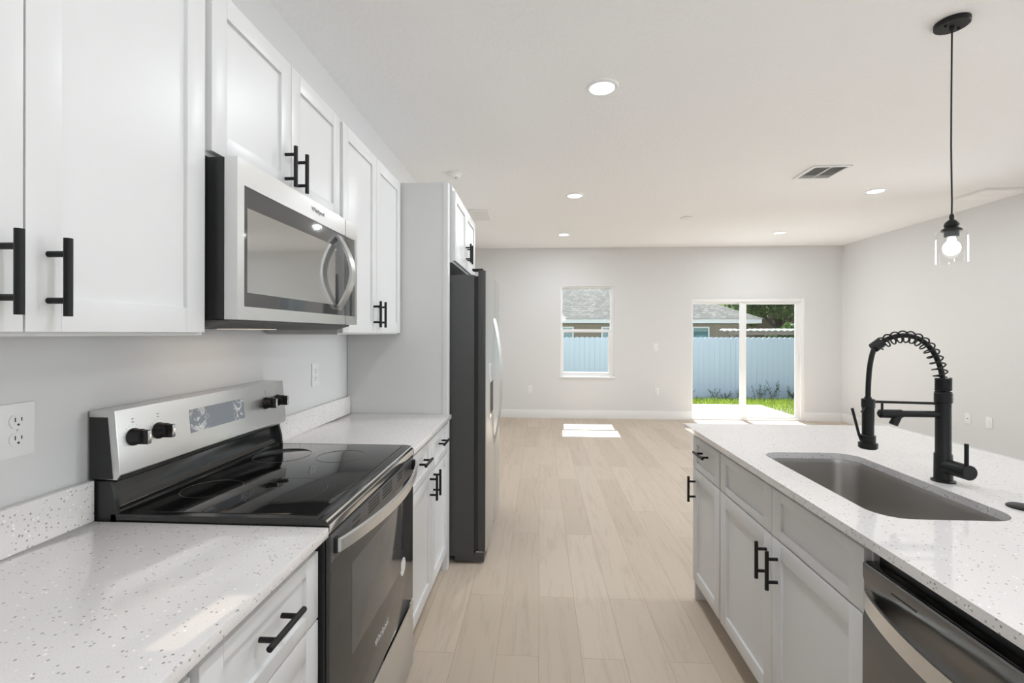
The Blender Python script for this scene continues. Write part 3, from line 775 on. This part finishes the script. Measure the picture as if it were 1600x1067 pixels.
LIGHTS = [(.348, 2.65, 'nearest round recessed ceiling light, above the kitchen aisle'),
          (.350, 4.71, 'middle recessed ceiling light of the left row, beyond the nearest one'),
          (.336, 6.555, 'farthest recessed ceiling light of the left row, near the far wall'),
          (3.226, 4.71, 'recessed ceiling light on the right, beside the square vent and pendant'),
          (3.253, 6.575, 'recessed ceiling light above the sliding glass door'),
          (3.24, 2.65, 'recessed ceiling light to the right of the island, out of frame'),
          (.348, .60, 'recessed ceiling light right above the camera'),
          (3.24, .60, 'recessed ceiling light behind the camera on the right'),
          (.348, -1.6, 'recessed ceiling light far behind the camera on the left'),
          (3.24, -1.6, 'recessed ceiling light far behind the camera on the right')]
for x, y, lab in LIGHTS:
    t = thing('recessed_light', lab, 'light', (x, y, ZC_), 'recessed ceiling lights')
    part('trim_ring', G().lathe([(.068, -.004), (.070, -.009), (.084, -.009), (.091, -.004), (.091, -.0005)], (x, y, ZC_), n=40, cap=False), TRIM, t)
    part('lens', G().lathe([(0, -.005), (.068, -.005), (.0685, -.0035), (0, -.0035)], (x, y, ZC_), n=40), LENS, t)
    light('recessed_lamp', 'AREA', (x, y, ZC_-.012), (0, 0, -1), 10.0, (.89, .95, 1), shape='DISK', size=.13)

t = thing('smoke_detector', 'small round white smoke detector on ceiling above the refrigerator cabinet', 'detector', (-.74, 4.011, ZC_))
part('housing', G().lathe([(0, -.042), (.035, -.042), (.050, -.036), (.056, -.024), (.056, -.016)], (-.74, 4.011, ZC_), n=36), PLATE, t)
part('base_ring', G().lathe([(.064, -.0005), (.064, -.012), (.058, -.0155), (0, -.0155)], (-.74, 4.011, ZC_), n=36), PLATE, t)
part('test_button', G().lathe([(.008, -.041), (.008, -.045), (0, -.045)], (-.72, 4.0, ZC_), n=14), GRILLE, t)
single('ceiling_disc', G().lathe([(.072, -.0005), (.072, -.006), (.062, -.014), (.03, -.018), (0, -.018)], (1.737, 5.685, ZC_), n=36), PLATE, 'small unlit white round cover on the ceiling between the recessed lights', 'disc', (1.737, 5.685, ZC_))

def vent(label, x0, x1, y0, y1, style):
    t = thing('ceiling_vent', label, 'vent', ((x0+x1)/2, (y0+y1)/2, ZC_), 'ceiling vents')
    zb = ZC_-.0005; zf = ZC_-.011; fw = .028
    g = G(); g.box(x0, x1, y0, y0+fw, zf, zb, .003); g.box(x0, x1, y1-fw, y1, zf, zb, .003); g.box(x0, x0+fw, y0+fw, y1-fw, zf, zb, .003); g.box(x1-fw, x1, y0+fw, y1-fw, zf, zb, .003)
    part('frame', g, PLATE, t)
    X0, X1, Y0, Y1 = x0+fw, x1-fw, y0+fw, y1-fw
    if style != 'panel': part('backing', G().box(X0, X1, Y0, Y1, ZC_-.003, zb), GRILLE if style == 'register' else CABIN, t)
    def slats(xa, xb, ya, yb, ang, along, n):
        g = G(); w = .011
        for i in range(n):
            k = (i+.5)/n
            if along == 'x':
                yc = ya+(yb-ya)*k; dy, dz = math.cos(ang)*w/2, math.sin(ang)*w/2
                vs = [(xa, yc-dy, ZC_-.0085-dz), (xb, yc-dy, ZC_-.0085-dz), (xb, yc+dy, ZC_-.0085+dz), (xa, yc+dy, ZC_-.0085+dz)]
            else:
                xc = xa+(xb-xa)*k; dx, dz = math.cos(ang)*w/2, math.sin(ang)*w/2
                vs = [(xc-dx, ya, ZC_-.0085-dz), (xc-dx, yb, ZC_-.0085-dz), (xc+dx, yb, ZC_-.0085+dz), (xc+dx, ya, ZC_-.0085+dz)]
            g.faces(vs+[(a, b, c+.0008) for a, b, c in vs], [(0, 1, 2, 3), (7, 6, 5, 4), (0, 4, 5, 1), (1, 5, 6, 2), (2, 6, 7, 3), (3, 7, 4, 0)])
        return g
    if style == 'register':
        xm = X0+(X1-X0)*.5; ya = Y0+(Y1-Y0)*.3; yb = Y0+(Y1-Y0)*.7
        g = G(); g.box(xm-.006, xm+.006, Y0, Y1, zf+.001, ZC_-.0035)
        part('divider', g, PLATE, t)
        part('louver', slats(X0, xm-.008, Y0+.01, Y1-.08, math.radians(24), 'x', 10), PLATE, t)
        part('louver', slats(X0, X1, Y1-.075, Y1-.004, math.radians(60), 'x', 4), PLATE, t)
        part('louver', slats(xm+.008, X1, Y0+.005, ya, math.radians(24), 'x', 4), PLATE, t)
        part('louver', slats(xm+.008, X1, ya+.005, Y1-.08, math.radians(50), 'y', 8), PLATE, t)
    elif style == 'return':
        for i in range(4):
            a = Y0+(Y1-Y0)*i/4; part('louver', slats(X0, X1, a+.004, a+(Y1-Y0)/4-.012, math.radians(-8), 'x', 6), PLATE, t)
    else:
        ym = Y0+(Y1-Y0)*.46
        for a, b in ((Y0-.004, ym-.003), (ym+.003, Y1+.004)): part('panel', G().box(X0-.004, X1+.004, a, b, ZC_-.016, ZC_-.002, .002), VENTW, t)
vent('square white ceiling register with dark louvers, between pendant and recessed lights', 2.238, 2.548, 3.972, 4.303, 'register')
vent('slatted white return vent on the ceiling near the refrigerator', -.80, -.575, 5.185, 5.655, 'return')
vent('bright white square ceiling vent at the far right beside the right wall', 4.20, 4.58, 4.675, 5.05, 'panel')

# ------------------------------------------------------------------ outlets and switches
def outlet(label, c, n, style='duplex', group='wall outlets and switches'):
    """c centre on the wall, n the wall normal axis: '+x', '-x', '-y'"""
    t = thing('wall_switch' if style == 'switch' else 'wall_outlet', label, 'switch' if style == 'switch' else 'outlet', c, group)
    x, y, z = c
    def bx(u0, u1, z0, z1, d0, d1, bev=0):
        if n == '+x': return G().box(x+d0, x+d1, y+u0, y+u1, z+z0, z+z1, bev)
        if n == '-x': return G().box(x-d1, x-d0, y+u0, y+u1, z+z0, z+z1, bev)
        return G().box(x+u0, x+u1, y-d1, y-d0, z+z0, z+z1, bev)
    part('plate', bx(-.035, .035, -.0575, .0575, .0003, .006, .002), PLATE, t)
    dvec = {'+x': (1, 0, 0), '-x': (-1, 0, 0), '-y': (0, -1, 0)}[n]
    if style == 'duplex':
        for dz in (.0195, -.0195):
            c2 = Vector(c)+Vector((0, 0, dz)); g = G()
            pts = []
            for i in range(28):
                a = 2*PI*i/28; u, v = .0172*math.cos(a), max(-.0135, min(.0135, .0172*math.sin(a))); pts.append((u, v))
            d = Vector(dvec); uu = Vector((0, 1, 0)) if n[1] == 'x' else Vector((1, 0, 0))
            A = [g.bm.verts.new(c2+uu*u+Vector((0, 0, v))+d*.0062) for u, v in pts]; B = [g.bm.verts.new(c2+uu*u+Vector((0, 0, v))+d*.0082) for u, v in pts]
            g.bm.faces.new(A); g.bm.faces.new(B[::-1])
            for i in range(28): g.bm.faces.new((A[i], A[(i+1) % 28], B[(i+1) % 28], B[i]))
            s_ = part('socket', g, PLATE, t)
            g = bx(-.0072, -.0052, dz-.001, dz+.008, .0081, .0086)
            h = bx(.0052, .0072, dz-.0005, dz+.007, .0081, .0086); me = bpy.data.meshes.new('t'); h.bm.to_mesh(me); g.bm.from_mesh(me); h.bm.free(); bpy.data.meshes.remove(me)
            g.lathe([(.0024, .0081), (.0024, .0086)], c2+Vector((0, 0, -.0075)), dvec, n=10)
            part('slots', g, SLOT, s_)
        part('screw', G().lathe([(.0025, .0055), (.0025, .0068)], c, dvec, n=10), SATIN, t)
    elif style == 'switch':
        part('rocker', bx(-.016, .016, -.033, .033, .006, .0095, .0015), PLATE, t)
    elif style == 'jack':
        part('insert', bx(-.016, .016, -.033, .033, .006, .008, .001), PLATE, t)
        part('jack', G().lathe([(.005, .0075), (.005, .012), (.003, .012)], c, dvec, n=12), SLOT, t)
outlet('white duplex outlet above the near counter at the left edge', (XL_, .942, 1.157), '+x')
outlet('white duplex outlet on the left wall between range and tall panel', (XL_, 2.285, 1.158), '+x')
outlet('white light switch on the far wall beside the sliding door', (1.85, YF_, 1.15), '-y', 'switch')
outlet('white outlet low on the far wall left of the window', (-.152, YF_, .463), '-y')
outlet('white outlet low on the far wall below the light switch', (1.866, YF_, .445), '-y')
outlet('white cable jack plate low on the right wall, nearer the sliding door', (XR_, 5.443, .44), '-x', 'jack')
outlet('blank white plate low on the right wall, nearer the camera than the jack', (XR_, 5.20, .44), '-x', 'switch')

# under-microwave lamp light
light('microwave_lamp', 'AREA', (-.96, 1.48, 1.374), (0, 0, -1), .22, (1, .78, .60), shape='RECTANGLE', size=.12, size_y=.40)

# ------------------------------------------------------------------ outside
struct('patio', G().box(1.9, 4.62, YF_+T+.002, 10.1, -.30, -.12, .01), CONC)
g = G()
ys = [7.75, 8.5, 10.1, 11.3, 12.5, 13.7, 15, 45]; zs = [-.16, -.17, -.20, -.30, -.42, -.52, -.6, -.6]
vs = []; fs = []
for a, b in zip(ys, zs): vs += [(-30, a, b), (40, a, b)]
for i in range(len(ys)-1): fs.append((2*i, 2*i+1, 2*i+3, 2*i+2))
nv = len(vs); vs += [(x, y, -1.0) for x, y, z in vs]
fs += [tuple(nv+i for i in f[::-1]) for f in fs]
struct('ground', g.faces(vs, fs), SOIL, (0, 7.75, -.6))
def ground_z(y):
    for i in range(len(ys)-1):
        if y <= ys[i+1]: k = (y-ys[i])/(ys[i+1]-ys[i]); return zs[i]+(zs[i+1]-zs[i])*k
    return -.6
g = G(); rnd = random.Random(3)
for i in range(15000):
    x = rnd.uniform(.0, 9.5); y = rnd.uniform(8.0, 13.34)
    if 1.88 < x < 4.64 and y < 10.12: continue
    z = ground_z(y)-.01; h = rnd.uniform(.07, .17); a = rnd.uniform(0, 2*PI); w_ = rnd.uniform(.005, .010)
    lx, ly = rnd.uniform(-.06, .06), rnd.uniform(-.06, .06); dx, dy = math.cos(a)*w_, math.sin(a)*w_
    v = [g.bm.verts.new(q) for q in ((x-dx, y-dy, z), (x+dx, y+dy, z), (x+lx*.4+dx*.7, y+ly*.4+dy*.7, z+h*.6), (x+lx*.4-dx*.7, y+ly*.4-dy*.7, z+h*.6), (x+lx, y+ly, z+h))]
    g.bm.faces.new((v[0], v[1], v[2], v[3])); g.bm.faces.new((v[3], v[2], v[4]))
o = finish('lawn_grass', g, GRASS, (4, 11, -.3)); o.location = (4, 11, -.3); tag(o, 'bright green lawn grass between the patio and the fence', 'grass', kind='stuff')

# fence of scalloped vinyl pickets
t = thing('fence', 'pale blue-white vinyl privacy fence with a scalloped top beyond the patio', 'fence', (5, 13.7, -.55))
pw = .147; x = -.6
for pnl in range(8):
    g = G()
    for k in range(12):
        x0 = x+.0015; x1 = x+pw-.0015; pts = [(x0, -.58), (x1, -.58)]
        for i in range(9):
            a = PI*i/8; pts.append(((x0+x1)/2+math.cos(a)*(x1-x0)/2, 1.225+.042*math.sin(a)))
        g.prism(pts, 13.70, 13.722, 'y'); x += pw
    part('fence_panel', g, FENCE, t)
g = G(); g.box(-.6, x, 13.723, 13.76, 1.06, 1.14, .004); g.box(-.6, x, 13.723, 13.76, -.35, -.27, .004); part('rail', g, FENCE, t)

def leaves(rnd, g, c, rad, n, size, flat=1.0):
    for i in range(n):
        while True:
            p = Vector((rnd.uniform(-1, 1), rnd.uniform(-1, 1), rnd.uniform(-1, 1)))
            if .25 < p.length < 1: break
        p = Vector(c)+Vector((p.x*rad[0], p.y*rad[1], p.z*rad[2]))
        d = Vector((rnd.uniform(-1, 1), rnd.uniform(-1, 1), rnd.uniform(-1, 1))).normalized()
        e = d.orthogonal().normalized(); e.rotate(Matrix.Rotation(rnd.uniform(0, 6.28), 3, d)); s_ = size*rnd.uniform(.7, 1.3)
        v = [g.bm.verts.new(q) for q in (p-d*s_, p+e*s_*.45, p+d*s_, p-e*s_*.45)]; g.bm.faces.new(v)
for (x, h_, n_) in ((4.9, .30, 5), (5.6, .34, 6), (6.15, .42, 8), (6.55, .52, 9), (7.05, .38, 10), (7.35, .36, 8), (4.2, .28, 5), (5.25, .22, 6)):
    t = thing('weed', {4.9: 'short wispy weed at the fence foot behind the left glass panel', 5.6: 'thin weed at the fence foot right of the centre door stile', 6.15: 'tall thin weed at the fence foot in the right glass panel', 6.55: 'tallest wispy weed at the fence foot behind the right glass panel', 7.05: 'dark bushy weed at the fence foot near the door handle', 7.35: 'dark weed at the fence foot at the right edge of the door glass', 4.2: 'short weed at the fence foot at the left of the door', 5.25: 'low weed at the fence foot behind the centre door stile'}[x], 'plant', (x, 13.53, -.5), 'weeds along the fence')
    rnd = random.Random(int(x*100)); g = G(); g2 = G()
    for i in range(n_):
        a = rnd.uniform(0, 6.28); tip = Vector((x+math.cos(a)*.22, 13.53+math.sin(a)*.06, -.5+h_*rnd.uniform(.7, 1.2)))
        b_ = Vector((x+rnd.uniform(-.10, .10), 13.53, -.51)); g.tube([b_, b_.lerp(tip, .5)+Vector((0, 0, .02)), tip], .003, 5)
        for k in range(7): leaves(rnd, g2, b_.lerp(tip, .3+.1*k), (.03, .02, .03), 2, .022)
    part('stems', g, LEAF3, t); part('leaves', g2, LEAF3, t)

# neighbour house with hip roof
t = thing('house', 'brown stucco neighbour house with grey shingle hip roof behind the fence', 'house', (1.5, 25, -.6))
EX0, EX1, EY0, EY1, EZ = -8.0, 9.2, 20.0, 30.4, 1.99
part('wall', G().box(EX0+.45, EX1-.45, EY0+.45, EY1-.45, -.6, 1.78), STUCCO, t)
part('fascia', G().box(EX0, EX1, EY0, EY1, 1.80, 1.985, .01), FASCIA, t)
s_ = .50; d_ = (EY1-EY0)/2; zr = EZ+d_*s_; o_ = .06
vs = [(EX0-o_, EY0-o_, EZ), (EX1+o_, EY0-o_, EZ), (EX1+o_, EY1+o_, EZ), (EX0-o_, EY1+o_, EZ), (EX0+d_, (EY0+EY1)/2, zr), (EX1-d_, (EY0+EY1)/2, zr)]
part('roof', G().faces(vs, [(0, 1, 5, 4), (1, 2, 5), (2, 3, 4, 5), (3, 0, 4), (3, 2, 1, 0)]), SHING, t, smooth=False)
for (xa, xb) in ((6.5, 7.22), (.55, 1.48), (2.66, 3.4)):
    yw = EY0+.45; wf = part('window', frame_box(xa, xb, .75, 1.66, yw-.04, yw-.002, .06, .06, .06, .06), FASCIA, t)
    part('pane', G().box(xa+.06, xb-.06, yw-.02, yw-.012, .81, 1.60), HGLASS, wf)
t = thing('house', 'tan stucco house far behind the oak tree, seen through the right pane', 'house', (23, 44, -.6))
part('wall', G().box(17.8, 30, 40, 48, -.6, 2.6), STUCCO2, t)
part('gable', G().prism([(17.5, 2.62), (25.0, 2.62), (21.2, 4.6)], 39.8, 47), STUCCO2, t)
part('roof', G().faces([(25.05, 39.7, 2.7), (31, 39.7, 2.7), (31, 48.3, 2.7), (25.05, 48.3, 2.7), (25.05, 44, 5), (27.5, 44, 5)], [(0, 1, 5, 4), (1, 2, 5), (2, 3, 4, 5), (3, 0, 4), (3, 2, 1, 0)]), SHING, t, smooth=False)

# lean-to with corrugated roof behind the fence
t = thing('patio_cover', 'white corrugated lean-to roof on posts just behind the fence', 'shelter', (7.8, 16.6, -.6))
g = G(); n = 96; x0, x1 = 5.95, 10.6; A = []; B = []
for i in range(n+1):
    x = x0+(x1-x0)*i/n; z = 1.47+.02*math.sin(i*PI/2)
    xb_ = x+1.15*(1-i/n); A.append((g.bm.verts.new((x, 15.9, z)), g.bm.verts.new((x, 15.9, z+.035)))); B.append((g.bm.verts.new((xb_, 18.2, z+.02)), g.bm.verts.new((xb_, 18.2, z+.055))))
for i in range(n):
    (a0, a1), (c0, c1) = A[i], A[i+1]; (b0, b1), (e0, e1) = B[i], B[i+1]
    g.bm.faces.new((a0, a1, c1, c0)); g.bm.faces.new((b0, e0, e1, b1)); g.bm.faces.new((a1, b1, e1, c1)); g.bm.faces.new((a0, c0, e0, b0))
for p_, q_ in ((A[0], B[0]), (A[-1], B[-1])): g.bm.faces.new((p_[0], p_[1], q_[1], q_[0]))
part('roof_sheet', g, CORR, t)
part('beam', G().box(6.3, 10.5, 16.05, 16.15, 1.33, 1.445, .004), WOOD, t)
part('beam', G().box(7.3, 10.5, 17.95, 18.05, 1.33, 1.455, .004), WOOD, t)
for px in (6.4, 7.4, 8.7, 10.3):
    for py in ((16.1,) if px < 7 else (18.0,) if px < 8 else (16.1, 18.0)): part('post', G().box(px-.05, px+.05, py-.045, py+.045, -.61, 1.329, .004), WOOD, t)

def tree(name, label, base_, lean, crown, n, size, leafm, trunk_r=.16, nb=7, seed=1):
    rnd = random.Random(seed); t = thing(name, label, 'bush' if 'bush' in name else 'tree', base_, 'trees and bushes behind the fence')
    b = Vector(base_); c = Vector(crown[0]); g = G()
    fork = b.lerp(c, .55)+Vector(lean)
    g.tube([b, b.lerp(fork, .5)+Vector((.05, 0, 0)), fork], [trunk_r, trunk_r*.8, trunk_r*.6], 10)
    g2 = G(); rad = crown[1]
    for i in range(nb):
        while True:
            q = Vector((rnd.uniform(-1, 1), rnd.uniform(-1, 1), rnd.uniform(-1, 1)))
            if q.length < 1: break
        tip = c+Vector((q.x*rad[0]*.75, q.y*rad[1]*.75, q.z*rad[2]*.75))
        g.tube([fork, fork.lerp(tip, .5)+Vector((0, 0, -.1)), tip], [trunk_r*.5, trunk_r*.3, trunk_r*.1], 7)
        leaves(rnd, g2, tip, [r*.5 for r in rad], n//nb, size)
    part('trunk', g, BARK, t); part('foliage', g2, leafm, t)
tree('oak_tree', 'large oak tree with grey-green leaves seen through the right door pane', (12.3, 23.6, -.6), (-.2, 0, -.2), ((11.6, 23.2, 3.5), (2.6, 2.2, 1.7)), 9000, .10, LEAF1, .2, 12, 5)
tree('bush', 'round dark green bush above the lean-to roof beside the brown house', (9.55, 19.2, -.6), (0, 0, 0), ((9.75, 19.2, 1.45), (.75, .7, .62)), 3500, .06, LEAF2, .06, 8, 9)
tree('tree', 'dark tree rising behind the brown house roof', (13.9, 35, -.6), (0, 0, 0), ((13.9, 35, 3.9), (2.7, 2, 1.9)), 5000, .22, LEAF2, .25, 9, 12)
tree('tree', 'yellow-green tree between the brown roof and the oak', (12.6, 32.1, -.6), (0, 0, 0), ((12.5, 32.1, 3.2), (1.3, .9, .9)), 2000, .12, LEAF4, .12, 7, 17)
